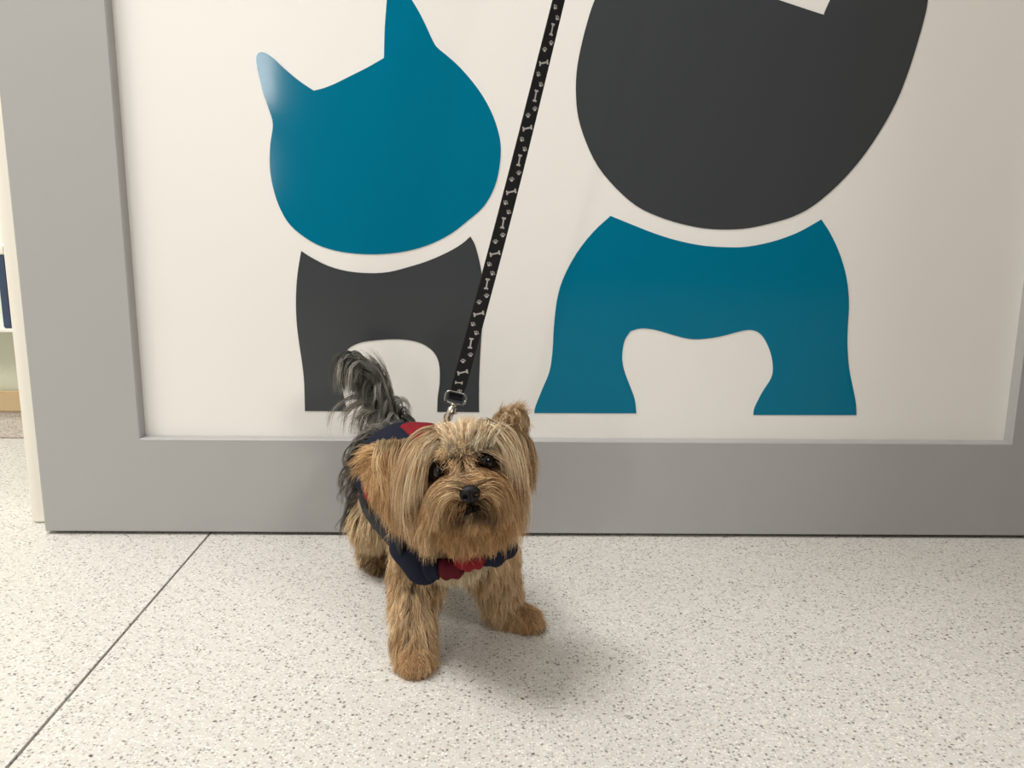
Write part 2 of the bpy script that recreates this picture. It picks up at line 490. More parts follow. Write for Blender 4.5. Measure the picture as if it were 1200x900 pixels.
# ---- skin colours
vr_, vb_, _ = caps_dist(BV)
regv = CREG[vb_]
colr = np.tile(np.array([0.20, 0.11, 0.05]), (len(BV), 1))
for nm, c in (('torso', (0.055, 0.05, 0.045)), ('tail', (0.05, 0.045, 0.042)), ('muzzle', (0.22, 0.11, 0.05)), ('chin', (0.20, 0.10, 0.045)),
              ('leg', (0.34, 0.21, 0.115)), ('paw', (0.32, 0.19, 0.10)), ('hind', (0.32, 0.23, 0.14)), ('hpaw', (0.22, 0.12, 0.06)),
              ('chest', (0.35, 0.26, 0.16)), ('neck', (0.20, 0.13, 0.07))):
    colr[regv == RID[nm]] = c
# dark rims about the eyes, dark lips
for e in EYn:
    d = np.linalg.norm(BV - e, axis=1)
    colr *= np.clip((d - 0.006) / 0.008, 0.12, 1)[:, None]
for q_, w_ in ((np.array(NOSE), 0.012),):
    d = np.linalg.norm(BV - q_, axis=1)
    colr *= np.clip((d - 0.006) / w_, 0.15, 1)[:, None]
LIP = NOSE - U * 0.0125 - F * 0.004
# the mouth line bows down to each side under the nose
mouth_pts = [np.array(LIP + R * (s * 0.018 * k / 6) - U * (0.0045 * (k / 6) ** 1.5) - F * (0.016 * (k / 6) ** 1.6)) for s in (-1, 1) for k in range(7)]
for q in mouth_pts:
    d = np.linalg.norm(BV - q, axis=1)
    colr *= np.clip((d - 0.002) / 0.004, 0.15, 1)[:, None]
ca = body_me.color_attributes.new('tint', 'FLOAT_COLOR', 'POINT')
ca.data.foreach_set('color', np.c_[colr, np.ones(len(BV))].astype(np.float32).ravel())
body_me.polygons.foreach_set('use_smooth', [True] * len(body_me.polygons))


def tint_mat(name, rough=0.7):
    m = bpy.data.materials.new(name); m.use_nodes = True
    nt = m.node_tree; b = nt.nodes['Principled BSDF']
    a = nt.nodes.new('ShaderNodeAttribute'); a.attribute_name = 'tint'
    nt.links.new(a.outputs['Color'], b.inputs['Base Color'])
    b.inputs['Roughness'].default_value = rough
    b.inputs['Specular IOR Level'].default_value = 0.2
    return m


M['skin'] = tint_mat('dog_skin')
body = link('body', body_me, M['skin'], dog)


def fur_mat(name):
    m = bpy.data.materials.new(name); m.use_nodes = True
    nt = m.node_tree; h = nt.nodes['Principled BSDF']
    h.inputs['Roughness'].default_value = 0.42
    h.inputs['Specular IOR Level'].default_value = 0.28
    a = nt.nodes.new('ShaderNodeAttribute'); a.attribute_name = 'tint'
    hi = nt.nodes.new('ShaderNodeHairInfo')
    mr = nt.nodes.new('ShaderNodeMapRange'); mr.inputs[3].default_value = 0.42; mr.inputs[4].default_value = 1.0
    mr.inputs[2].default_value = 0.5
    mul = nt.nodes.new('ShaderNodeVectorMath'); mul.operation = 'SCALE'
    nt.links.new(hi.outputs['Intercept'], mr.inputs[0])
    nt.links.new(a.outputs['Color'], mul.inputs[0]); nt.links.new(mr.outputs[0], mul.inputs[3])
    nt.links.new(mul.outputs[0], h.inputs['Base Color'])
    return m


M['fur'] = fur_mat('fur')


class Coat:
    """strands gathered into one hair object"""
    def __init__(s): s.P = []; s.C = []; s.W = []

    def add(s, P, C, w):
        s.P.append(P); s.C.append(C); s.W.append(np.full(len(P), w) if np.isscalar(w) else w)

    def build(s, name, parent, mat=None, label=None):
        sizes = [len(p[0]) for p in s.P for _ in range(len(p))]
        cu = bpy.data.hair_curves.new(name)
        cu.add_curves(sizes)
        pos = np.concatenate([p.reshape(-1, 3) for p in s.P])
        rad = np.concatenate([(w[:, None] * (1 - 0.82 * np.linspace(0, 1, p.shape[1]) ** 1.6)[None]).ravel() for p, w in zip(s.P, s.W)])
        cu.position_data.foreach_set('vector', pos.astype(np.float32).ravel())
        ra = cu.attributes.get('radius') or cu.attributes.new('radius', 'FLOAT', 'POINT')
        ra.data.foreach_set('value', rad.astype(np.float32))
        ta = cu.attributes.new('tint', 'FLOAT_COLOR', 'CURVE')
        c = np.concatenate(s.C); c = np.c_[np.clip(c, 0.003, 0.97), np.ones(len(c))]
        ta.data.foreach_set('color', c.astype(np.float32).ravel())
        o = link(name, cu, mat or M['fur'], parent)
        o['kind'] = 'stuff'
        if label: o['label'] = label
        return o


def grow(roots, N, D0, L, grav, steps=12, lift=0.3, margin=0.0015, only=None, flow=None, stiff=1.0, gaccel=0.0, ell=None):
    """guide strands: start along D0, bend to the ground, slide over the body"""
    n = len(roots); P = np.empty((n, steps + 1, 3)); P[:, 0] = roots
    d = nrm(D0 + lift * N); st = (L / steps)[:, None]; g = np.broadcast_to(np.asarray(grav, float).reshape(-1, 1) if np.ndim(grav) else grav, (n, 1))
    for k in range(steps):
        dd = d * stiff + np.array([0, 0, -1.0]) * g * (1 + gaccel * k / steps)
        if flow is not None: dd = dd + flow(P[:, k], k / steps)
        d = nrm(dd); q = P[:, k] + d * st
        dist, _, gr = caps_dist(q, only)
        push = np.clip(margin * (1 + 1.2 * k / steps) - dist, 0, 0.004)
        q = q + gr * push[:, None]
        if ell is not None: q = ell(q)
        q[:, 2] = np.maximum(q[:, 2], 0.0012)
        d = nrm(q - P[:, k]); P[:, k + 1] = q
    return P


def strands(G, N, m, rho, clump=0.7, wave=0.0, freq=1.5, jit=0.0006, lenvar=0.25):
    """m children per guide, gathered towards the guide's tip"""
    n, s, _ = G.shape; t = np.linspace(0, 1, s)
    a = nrm(np.cross(N, rng.normal(size=(n, 3)))); b = np.cross(N, a)
    out = np.empty((n, m, s, 3))
    w1, w2 = nrm(rng.normal(size=(n, 3))), nrm(rng.normal(size=(n, 3)))
    ph, fr = rng.random(n) * 6.28, freq * (0.6 + 0.8 * rng.random(n))
    wv = (wave * (0.4 + rng.random(n)))[:, None, None] * (t ** 1.2)[None, :, None] * (
        np.sin(6.283 * fr[:, None] * t + ph[:, None])[..., None] * w1[:, None] + np.cos(6.283 * fr[:, None] * t + ph[:, None])[..., None] * w2[:, None])
    for j in range(m):
        r = np.sqrt(rng.random(n)) * rho; an = rng.random(n) * 6.283
        off = (a * np.cos(an)[:, None] + b * np.sin(an)[:, None]) * r[:, None]
        lj = 1 - lenvar * rng.random(n)
        tt = t[None] * lj[:, None]                                  # shorter strands sample the guide less far
        f = tt * (s - 1); i0 = np.clip(f.astype(int), 0, s - 2); fr_ = (f - i0)[..., None]
        GG = G + wv
        base = np.take_along_axis(GG, i0[..., None].repeat(3, 2), 1) * (1 - fr_) + np.take_along_axis(GG, (i0 + 1)[..., None].repeat(3, 2), 1) * fr_
        c = (1 - clump * tt ** 0.7)[..., None]
        nz = rng.normal(size=(n, 3)) * jit; nz2 = rng.normal(size=(n, 3)) * jit
        out[:, j] = base + off[:, None] * c + nz[:, None] * (tt ** 1.5)[..., None] * 4 + nz2[:, None] * np.sin(tt * 9 + j)[..., None]
    return out.reshape(n * m, s, 3)


def hue(n, m, c0, c1, var=0.18, power=1.0):
    """one colour a clump between c0 and c1, a little apart from strand to strand"""
    k = rng.random(n) ** power
    c = np.asarray(c0)[None] * (1 - k[:, None]) + np.asarray(c1)[None] * k[:, None]
    c = np.repeat(c, m, 0)
    return c * (1 + var * rng.normal(size=(n * m, 1)))


def pick(regs, extra=None):
    ids = [RID[r] for r in regs]

    def keep(P, N):
        _, b, _ = caps_dist(P); k = np.isin(CREG[b], ids).astype(float)
        return k * extra(P, N) if extra is not None else k
    return keep


GOLD, TAN, DEEP = (0.66, 0.41, 0.19), (0.48, 0.27, 0.115), (0.20, 0.095, 0.036)
BLOND, CREAM, SILV = (0.84, 0.61, 0.37), (0.95, 0.77, 0.53), (0.70, 0.57, 0.41)
GREY, DARK = (0.16, 0.145, 0.13), (0.045, 0.04, 0.038)
HEADCAPS = [i for i, c in enumerate(CAPS) if c[0] in ('skull', 'muzzle', 'chin', 'neck', 'chest')]
down = np.array([0, 0, -1.0])

# ---------------------------------------------------------------- head hair
head = Coat()
eye_d = lambda P: np.minimum(np.linalg.norm(P - EYn[0], axis=1), np.linalg.norm(P - EYn[1], axis=1))
W = 0.00026

# under coat over the whole face
r0, N0 = sample(BV, BT, 4500, pick(['skull', 'muzzle', 'chin'], lambda P, N: (eye_d(P) > 0.0098).astype(float) * (loc(P)[2] > -0.02)
                                     * (np.linalg.norm(P - np.array(NOSE), axis=1) > 0.0080)))
r, u, f = loc(r0)
side = np.sign(r)[:, None]
D = side * Rn * (0.35 + 0.5 * np.clip(np.abs(r)[:, None] / 0.02, 0, 1)) + Un * np.where(u > 0.008, 0.5, -0.55)[:, None]
ed = eye_d(r0)
L = np.clip(0.0045 + (ed - 0.009) * 0.8, 0.0045, 0.015)
G = grow(r0, N0, D, L, 0.10, steps=7, lift=0.25, only=HEADCAPS)
k = np.clip((ed - 0.0085) / 0.013, 0, 1)[:, None]
c = np.array(DEEP) * 0.45 * (1 - k) + np.array(TAN) * 1.05 * k
lipd = np.min([np.linalg.norm(r0 - q, axis=1) for q in mouth_pts], axis=0)
c = c * np.clip((lipd - 0.002) / 0.009, 0.12, 1)[:, None]
br = (np.abs(r) < 0.007) & (u > -0.014) & (u < 0.012) & (f > 0.01)
c[br] = np.array(BLOND) * 0.9
fh = (u > 0.001) & (f > 0.0) & (ed > 0.0105); c[fh] = np.array(TAN) * 0.35 + np.array(BLOND) * 0.7
tp = u > 0.011; c[tp] = np.array(SILV) * 0.5 + 0.5 * np.array(BLOND)
S = strands(G, N0, 3, 0.0018, clump=0.4)
head.add(S, np.repeat(c, 3, 0) * (1 + 0.2 * rng.normal(size=(len(c) * 3, 1))), W * 0.8)

# brows: fans springing from above each eye, up and outward
r0, N0 = sample(BV, BT, 330, pick(['skull'], lambda P, N: ((loc(P)[1] > 0.006) & (loc(P)[1] < 0.019) & (loc(P)[2] > 0.008) & (eye_d(P) > 0.0150)).astype(float)))
r, u, f = loc(r0); side = np.sign(r + 0.006 * rng.normal(size=len(r)))[:, None]
D = side * Rn * (0.35 + np.clip(np.abs(r)[:, None] / 0.018, 0, 1)) + Un * 0.6
G = grow(r0, N0, D, 0.009 + 0.008 * rng.random(len(r0)), 0.10, steps=10, lift=0.12, only=HEADCAPS, gaccel=1)
head.add(strands(G, N0, 10, 0.0026, clump=0.85, wave=0.0012), hue(len(G), 10, (0.62, 0.41, 0.21), (0.94, 0.75, 0.50), power=0.8), W)

# crown: parted in the middle, falls over both sides of the head
def crown_keep(P, N):
    r, u, f = loc(P)
    return ((u > 0.011) & ((u > 0.0185) | (f < 0.012)) & (f < 0.030) & (f > -0.028)).astype(float) * (0.4 + np.clip(u / 0.03, 0, 1))


r0, N0 = sample(BV, BT, 640, pick(['skull', 'neck'], crown_keep))
r, u, f = loc(r0); side = np.sign(r + 0.004 * rng.normal(size=len(r)))[:, None]
D = side * Rn * 1.0 + Fn * (0.28 * rng.random(len(r0)) - 0.05)[:, None] + Un * 0.18
Lc = 0.058 + 0.044 * rng.random(len(r0))


reach = rng.random(5000)


def out_flow(P, t):
    """keep the curtain outside the eyes"""
    r, u, f = loc(P)
    s = np.sign(r); lim = 0.0335 + 0.006 * reach[:len(r)]
    near = np.clip((lim - np.abs(r)) / 0.014, 0, 1) * (u < 0.020) * (f > 0.0)
    return (s * near * 0.7)[:, None] * Rn


G = grow(r0, N0, D, Lc, 0.34, steps=18, lift=0.10, only=HEADCAPS, flow=out_flow, gaccel=1.0, margin=0.003)
cc = hue(len(G), 20, (0.50, 0.30, 0.135), CREAM, var=0.14, power=0.6)
top = np.repeat(rng.random(len(r)) < np.where((np.abs(r) < 0.014) & (f < 0.012), 0.5, 0.06), 20)
cc[top] = cc[top] * 0.3 + np.array(SILV) * 0.6
head.add(strands(G, N0, 20, 0.0032, clump=0.86, wave=0.0018, freq=1.0), cc, W)

# cheeks and sides below the eyes: longer, deeper gold
r0, N0 = sample(BV, BT, 700, pick(['skull', 'neck', 'chest'], lambda P, N: ((np.abs(loc(P)[0]) > 0.020) & (loc(P)[1] < 0.012) & (loc(P)[1] > -0.05) & (loc(P)[2] > -0.035) & (eye_d(P) > 0.014)).astype(float)))
r, u, f = loc(r0); side = np.sign(r)[:, None]
D = side * Rn * 0.55 - Un * 0.6 + Fn * 0.1
G = grow(r0, N0, D, 0.036 + 0.032 * rng.random(len(r0)), 0.22, steps=12, lift=0.4, only=HEADCAPS, gaccel=1, margin=0.003)
head.add(strands(G, N0, 12, 0.003, clump=0.86, wave=0.0022), hue(len(G), 12, (0.36, 0.19, 0.075), BLOND, power=1.2), W)

# moustache: springs from both sides of the nose and arches down and out
r0, N0 = sample(BV, BT, 620, pick(['muzzle', 'skull'], lambda P, N: ((loc(P)[1] < -0.008) & (loc(P)[1] > -0.034) & (loc(P)[2] > 0.012) & (np.abs(loc(P)[0]) > 0.004) & (eye_d(P) > 0.012)
                               & (np.linalg.norm(P - np.array(NOSE), axis=1) > 0.0095)).astype(float)))
r, u, f = loc(r0); side = np.sign(r - 0.001)[:, None]
D = side * Rn * 1.0 + Un * np.clip((u[:, None] + 0.026) / 0.02, 0, 1) * 0.45 + Fn * 0.25
lipd = np.min([np.linalg.norm(r0 - q, axis=1) for q in mouth_pts], axis=0)
G = grow(r0, N0, D, 0.015 + 0.014 * rng.random(len(r0)) + 1.1 * np.clip(np.abs(r) - 0.004, 0, 0.016), 0.19, steps=12, lift=0.3, only=HEADCAPS, gaccel=2, margin=0.002)
cm = hue(len(G), 12, DEEP, (0.66, 0.42, 0.20), power=1.1)
cm *= np.repeat(np.clip((lipd - 0.002) / 0.009, 0.12, 1), 12)[:, None]
head.add(strands(G, N0, 12, 0.0026, clump=0.86, wave=0.0018), cm, W)

# beard
r0, N0 = sample(BV, BT, 800, pick(['chin', 'skull', 'neck', 'chest'], lambda P, N: ((loc(P)[1] < -0.028) & (loc(P)[1] > -0.075) & (loc(P)[2] > -0.02) & (np.abs(loc(P)[0]) < 0.036)).astype(float)))
r, u, f = loc(r0); side = np.sign(r)[:, None]
D = Rn * (r[:, None] / 0.03) * 0.5 - Un * 0.8 + Fn * 0.35
G = grow(r0, N0, D, np.clip(0.009 + 0.007 * rng.random(len(r0)) + (-u - 0.035) * 0.25, 0.008, 0.022), 0.2, steps=10, lift=0.22, only=HEADCAPS, margin=0.002)
head.add(strands(G, N0, 9, 0.0028, clump=0.55, wave=0.0015), hue(len(G), 9, (0.32, 0.175, 0.075), (0.64, 0.41, 0.20), power=1.0) * np.repeat(np.clip((np.min([np.linalg.norm(r0 - q, axis=1) for q in mouth_pts], axis=0) - 0.0015) / 0.005, 0.2, 1), 9)[:, None], W)

def family(coat, inner, outer, Ys, nl, m, rho, c0, c1, clump=0.85, power=0.8, jx=3.0, w=W, wave=0.0012, steps=16, Yj=0.004, taper=1.0):
    """locks laid between an inner and an outer course"""
    a = rng.random(nl)[:, None]
    I, O = np.array(inner, float), np.array(outer, float)
    k = len(inner); ctl = np.empty((nl, k, 3))
    jit_ = rng.normal(size=(nl, 2)) * jx
    for q in range(k):
        xy = I[q] * (1 - a) + O[q] * a + jit_ * (0.6 + 0.6 * q / k)
        yy = Ys[q] + rng.normal(size=nl) * Yj * 0.5 + (a[:, 0] - 0.5) * Yj * 2
        ctl[:, q] = np.array([list(at(x, y, Y_)) for (x, y), Y_ in zip(xy, yy)])
    end = 0.78 + 0.26 * rng.random(nl) * taper
    P = np.empty((nl, steps + 1, 3)); pad = np.concatenate([ctl[:, :1] * 2 - ctl[:, 1:2], ctl, ctl[:, -1:] * 2 - ctl[:, -2:-1]], 1)
    for n_ in range(steps + 1):
        t = n_ / steps * end * (k - 1); b = np.clip(t.astype(int), 0, k - 2); fr = (t - b)[:, None]
        p0, p1, p2, p3 = (pad[np.arange(nl), b + z] for z in range(4))
        P[:, n_] = 0.5 * (2 * p1 + (p2 - p0) * fr + (2 * p0 - 5 * p1 + 4 * p2 - p3) * fr ** 2 + (3 * p1 - p0 - 3 * p2 + p3) * fr ** 3)
    P[:, :, 2] = np.maximum(P[:, :, 2], 0.002)
    Nf = nrm(np.tile(Fn, (nl, 1)) + 0.3 * rng.normal(size=(nl, 3)))
    coat.add(strands(P, Nf, m, rho, clump=clump, wave=wave, freq=0.8), hue(nl, m, c0, c1, power=power), w)


# the pale curtains from the parting down both cheeks
family(head, [(528, 511), (508, 520), (496, 541), (491, 588), (497, 640)], [(520, 504), (493, 511), (474, 538), (463, 588), (474, 632)],
       [.722, .708, .702, .704, .710], 66, 15, 0.0027, (0.46, 0.27, 0.115), CREAM, power=0.7, jx=5.0)
family(head, [(560, 502), (582, 514), (596, 544), (601, 590), (595, 634)], [(570, 496), (595, 508), (609, 540), (614, 590), (604, 628)],
       [.724, .712, .708, .710, .714], 60, 15, 0.0027, (0.38, 0.22, 0.10), (0.90, 0.73, 0.50), power=0.7, jx=4.5)
# crown: silver and cream, combed up and back from the brows
family(head, [(526, 530), (519, 517), (511, 509), (503, 511)], [(548, 528), (545, 511), (543, 502), (540, 501)], [.700, .706, .716, .735], 75, 14, 0.0026, (0.58, 0.40, 0.23), CREAM, power=0.8, jx=5.0)
family(head, [(550, 527), (552, 511), (556, 502), (560, 501)], [(576, 519), (583, 507), (588, 503), (594, 509)], [.700, .706, .716, .735], 75, 14, 0.0026, (0.50, 0.36, 0.22), CREAM, power=0.9, jx=5.0)
# moustache arching out from the bridge of the nose
family(head, [(541, 583), (528, 582), (516, 594), (512, 622)], [(545, 569), (522, 565), (503, 580), (497, 618)], [.669, .668, .672, .678], 105, 13, 0.0020, (0.28, 0.14, 0.05), (0.95, 0.70, 0.42), power=1.4, jx=2.0, Yj=0.002)
family(head, [(560, 582), (572, 580), (583, 592), (588, 620)], [(557, 568), (578, 562), (595, 577), (602, 612)], [.669, .670, .675, .681], 95, 13, 0.0020, (0.25, 0.12, 0.045), (0.78, 0.54, 0.29), power=1.3, jx=2.0, Yj=0.002)
head.build('head_hair', dog, label='long blond and tan hair parted over the head')

# ---------------------------------------------------------------- ears
def leaf(base, tip, across, width, cup, name, thick=0.0035, blunt=0.45, bendv=V((0, 0, 0))):
    ax = tip - base; n = ax.cross(across).normalized()
    bm = bmesh.new(); nu, nv = 14, 8; g = []
    for sgn in (1, -1):
        rows = []
        for i in range(nu + 1):
            t = i / nu
            w = width * (0.62 + 0.38 * math.sin(min(1, t / 0.5) * math.pi / 2)) * (1 if t < blunt else math.sqrt(max(0.0, 1 - ((t - blunt) / (1 - blunt)) ** 2)) * 0.98 + 0.02)
            row = []
            for j in range(nv + 1):
                s = j / nv * 2 - 1
                p = base + ax * t + across * (w * s) + n * (cup * (s * s - 0.5) * w / width) + bendv * t * t
                p = p + n * (sgn * thick / 2 * math.sqrt(max(0.0, 1 - s * s)))
                row.append(bm.verts.new(p))
            rows.append(row)
        g.append(rows)
        for i in range(nu):
            for j in range(nv):
                q = (rows[i][j], rows[i][j + 1], rows[i + 1][j + 1], rows[i + 1][j])
                bm.faces.new(q if sgn > 0 else q[::-1])
    bmesh.ops.remove_doubles(bm, verts=bm.verts, dist=0.0002)
    return mesh_from(bm, name, True), n


M['ear'] = new_mat('ear_skin', (0.24, 0.12, 0.06), 0.7)
# ear at the viewer's left lies out sideways, the other stands up
eb, et = at(492, 530, 0.730), at(430, 534, 0.748)
me, n = leaf(eb, et, V((0.08, 0.25, 1.0)).normalized(), 0.0135, 0.006, 'ear', bendv=V((0, 0, -0.006)))
earL = link('ear', me, M['ear'], dog)
EV, ET = mesh_arrays(me)
co = Coat()
axn = nrm(np.array(et - eb)); le = (et - eb).length; ebn = np.array(eb)
r0, N0 = sample(EV, ET, 400, lambda P, N: 0.25 + 1.0 * (N[:, 1] < 0))
t = np.clip((r0 - ebn) @ axn / le, 0, 1)
D = axn * (0.05 + 0.70 * t[:, None] ** 3) + np.array([0.05, -0.10, -0.35])
Le = (0.082 - 0.036 * t - 0.042 * t ** 3) * (0.75 + 0.35 * rng.random(len(t)))
G = grow(r0, N0, D, Le, 0.24 * (1 - 0.45 * t), steps=14, lift=0.22, only=HEADCAPS, gaccel=1.5)
co.add(strands(G, N0, 18, 0.0030, clump=0.9, wave=0.0014, freq=0.8), hue(len(G), 18, (0.28, 0.12, 0.036), (0.86, 0.59, 0.32), power=0.9), W)
family(co, [(488, 520), (484, 548), (486, 600), (496, 648)], [(446, 519), (441, 540), (444, 556), (451, 580)], [.722, .714, .712, .716], 95, 18, 0.0026,
       (0.30, 0.13, 0.04), (0.94, 0.68, 0.39), power=0.9, clump=0.9, jx=3.5)
# the fringe that sticks out at the tip
r0, N0 = sample(EV, ET, 150, lambda P, N: (((P - ebn) @ axn / le) > 0.55).astype(float))
D = axn * 1.0 + np.array([0, 0, 0.15]) * (rng.random((len(r0), 1)) - 0.3)
G = grow(r0, N0, D, 0.012 + 0.014 * rng.random(len(r0)), 0.10, steps=8, lift=0.5, only=HEADCAPS)
co.add(strands(G, N0, 9, 0.003, clump=0.4, wave=0.001), hue(len(G), 9, TAN, (0.72, 0.50, 0.26)), W)
co.build('ear_hair', earL)

eb, et = at(583, 530, 0.750), at(600, 479, 0.752)
me, n = leaf(eb, et, V((1.0, 0.25, 0.1)).normalized(), 0.0145, 0.006, 'ear', blunt=0.72)
earR = link('ear', me, M['ear'], dog)
EV, ET = mesh_arrays(me)
axn = nrm(np.array(et - eb)); le = (et - eb).length; ebn = np.array(eb); acr = np.array([1.0, 0.2, 0.0])
co = Coat()
r0, N0 = sample(EV, ET, 330)
t = np.clip((r0 - ebn) @ axn / le, 0, 1)
s_ = (r0 - ebn - np.outer(t * le, axn)) @ acr / 0.0125
D = acr * (0.12 + 0.35 * s_[:, None]) + np.array([0, -0.35, -0.2]) + axn * 0.35 * t[:, None]
Le = np.where(t > 0.6, 0.016, 0.045 + 0.035 * (1 - t)) * (0.75 + 0.4 * rng.random(len(t)))
G = grow(r0, N0, D, Le, 0.30, steps=14, lift=0.22, only=HEADCAPS, gaccel=1.5)
co.add(strands(G, N0, 16, 0.0028, clump=0.88, wave=0.0014), hue(len(G), 16, (0.30, 0.17, 0.075), (0.78, 0.58, 0.36)), W)
r0, N0 = sample(EV, ET, 170, lambda P, N: (((P - ebn) @ axn / le) > 0.35).astype(float))
D = axn * 0.9 + acr * (0.25 + rng.normal(size=(len(r0), 1)) * 0.22)
G = grow(r0, N0, D, 0.005 + 0.006 * rng.random(len(r0)), 0.05, steps=7, lift=0.3, only=HEADCAPS)
co.add(strands(G, N0, 8, 0.0026, clump=0.5), hue(len(G), 8, (0.38, 0.24, 0.12), (0.66, 0.48, 0.29)), W)
co.build('ear_hair', earR)

# ---------------------------------------------------------------- eyes, nose, mouth
M['eye'] = new_mat('eye', (0.008, 0.005, 0.0035), 0.06, Specular_IOR_Level=0.4)
M['iris'] = new_mat('iris', (0.05, 0.02, 0.01), 0.3)
M['lid'] = new_mat('eyelid', (0.012, 0.007, 0.005), 0.8, Specular_IOR_Level=0.05)
for e in EYES:
    bm = bmesh.new()
    bmesh.ops.create_uvsphere(bm, u_segments=28, v_segments=18, radius=0.0078, matrix=Matrix.Translation(e - F * 0.0004))
    eo = link('eye', mesh_from(bm, 'eye', True), M['eye'], dog)
    # lids: an almond rim around the ball
    bm = bmesh.new(); k = 30; ring = []
    for i in range(k):
        an = 2 * math.pi * i / k
        c = e + R * (0.0076 * math.cos(an)) + U * (0.0064 * math.sin(an)) + F * (0.0030 + 0.0012 * abs(math.sin(an)))
        o_ = (R * math.cos(an) + U * math.sin(an)); ring.append([bm.verts.new(c + o_ * (0.0011 * math.cos(b)) + F * (0.0011 * math.sin(b))) for b in [j * math.pi / 4 for j in range(8)]])
    for i in range(k):
        for j in range(8):
            bm.faces.new((ring[i][j], ring[(i + 1) % k][j], ring[(i + 1) % k][(j + 1) % 8], ring[i][(j + 1) % 8]))
    link('eyelid', mesh_from(bm, 'eyelid', True), M['lid'], eo)

M['nose'] = new_mat('nose_leather', (0.009, 0.008, 0.008), 0.5, Specular_IOR_Level=0.22)
noise_bump(M['nose'], 900, 0.5, 0.0003)
bm = bmesh.new()
bmesh.ops.create_icosphere(bm, subdivisions=5, radius=1.0)
for v in bm.verts:
    x, y, z = v.co                                     # x right, y up, z forward
    X = x * 0.0088 * (1 + 0.12 * y); Y = y * 0.0074; Z = z * 0.0068
    if z > 0: Z = 0.0068 * (z ** 0.7)
    for s in (-1, 1):                                  # nostrils
        dx, dy = (X - s * 0.0044) / 0.0022, (Y + 0.0012) / 0.0019
        g = math.exp(-(dx * dx + dy * dy))
        if z > 0: Z -= 0.0052 * g
    if z > 0 and Y < 0.003: Z -= 0.0014 * math.exp(-(X / 0.0007) ** 2)    # the groove between them
    v.co = NOSE + R * X + U * Y + F * Z
link('nose', mesh_from(bm, 'nose', True), M['nose'], dog)

M['lip'] = new_mat('lip', (0.010, 0.006, 0.005), 0.8, Specular_IOR_Level=0.05)
bm = bmesh.new(); path = []
for s in (-1, 1):
    pts = [V(q) + F * 0.0038 for q in (mouth_pts[:7] if s < 0 else mouth_pts[7:])]
    rings = []
    for i, p in enumerate(pts):
        d = (pts[min(i + 1, 6)] - pts[max(i - 1, 0)]).normalized(); a_ = d.cross(U).normalized(); b2 = d.cross(a_)
        rr = 0.0030 * (1 - 0.6 * i / 6)
        rings.append([bm.verts.new(p + a_ * rr * math.cos(q) + b2 * rr * math.sin(q)) for q in [j * math.pi / 4 for j in range(8)]])
    for i in range(6):
        for j in range(8):
            bm.faces.new((rings[i][j], rings[i][(j + 1) % 8], rings[i + 1][(j + 1) % 8], rings[i + 1][j]))
    bm.faces.new(rings[0]); bm.faces.new(rings[-1])
link('mouth', mesh_from(bm, 'mouth', True), M['lip'], dog)

# ---------------------------------------------------------------- chest, legs, body, tail
body_c = Coat()
r0, N0 = sample(BV, BT, 700, pick(['chest', 'torso', 'neck'], lambda P, N: ((P[:, 1] < 0.80) & (P[:, 2] < 0.15)).astype(float)))
G = grow(r0, N0, np.zeros_like(r0) + down * 0.6, 0.016 + 0.010 * rng.random(len(r0)), 0.3, steps=9, lift=0.45)
body_c.add(strands(G, N0, 8, 0.003, clump=0.6, wave=0.0015), hue(len(G), 8, (0.50, 0.38, 0.24), CREAM), W)
body_c.build('chest_hair', dog, label='cream chest hair')

lg = Coat()
r0, N0 = sample(BV, BT, 1050, pick(['leg'], lambda P, N: ((P[:, 2] < 0.125) | ((P[:, 2] < 0.165) & (P[:, 1] < 0.80))).astype(float)))
z = r0[:, 2]
sway = np.c_[0.35 * np.sign(N0[:, 0]) * rng.random(len(z)), -0.12 * np.ones(len(z)), np.zeros(len(z))]
Ll = np.clip(0.027 + 0.016 * rng.random(len(z)) - 0.7 * np.clip(0.035 - z, 0, 0.035), 0.008, 0.045)
G = grow(r0, N0, down * 0.9 + sway, Ll, 0.22, steps=11, lift=0.7)
lg.add(strands(G, N0, 22, 0.0036, clump=0.93, wave=0.0030, freq=1.2), hue(len(G), 22, (0.34, 0.19, 0.08), (0.88, 0.66, 0.41), power=0.8), W)
r0, N0 = sample(BV, BT, 850, pick(['paw'], lambda P, N: (N[:, 2] > -0.4).astype(float)))
fw = []
toe = [np.array(pz(487, 0.743, 0.010)), np.array(pz(620, 0.828, 0.009))]
wr = [np.array(pz(486, 0.757, 0.014)), np.array(pz(596, 0.840, 0.013))]
left = r0[:, 0] < -0.045
dirp = np.where(left[:, None], nrm(toe[0] - wr[0]), nrm(toe[1] - wr[1]))
G = grow(r0, N0, dirp * 0.8 + down * 0.35, 0.008 + 0.006 * rng.random(len(r0)), 0.18, steps=8, lift=0.6)
lg.add(strands(G, N0, 8, 0.0024, clump=0.8, wave=0.001), hue(len(G), 8, (0.32, 0.175, 0.08), (0.72, 0.48, 0.26), power=0.8), W * 0.9)
lg.build('leg_hair', dog, label='wavy tan hair of the front legs')

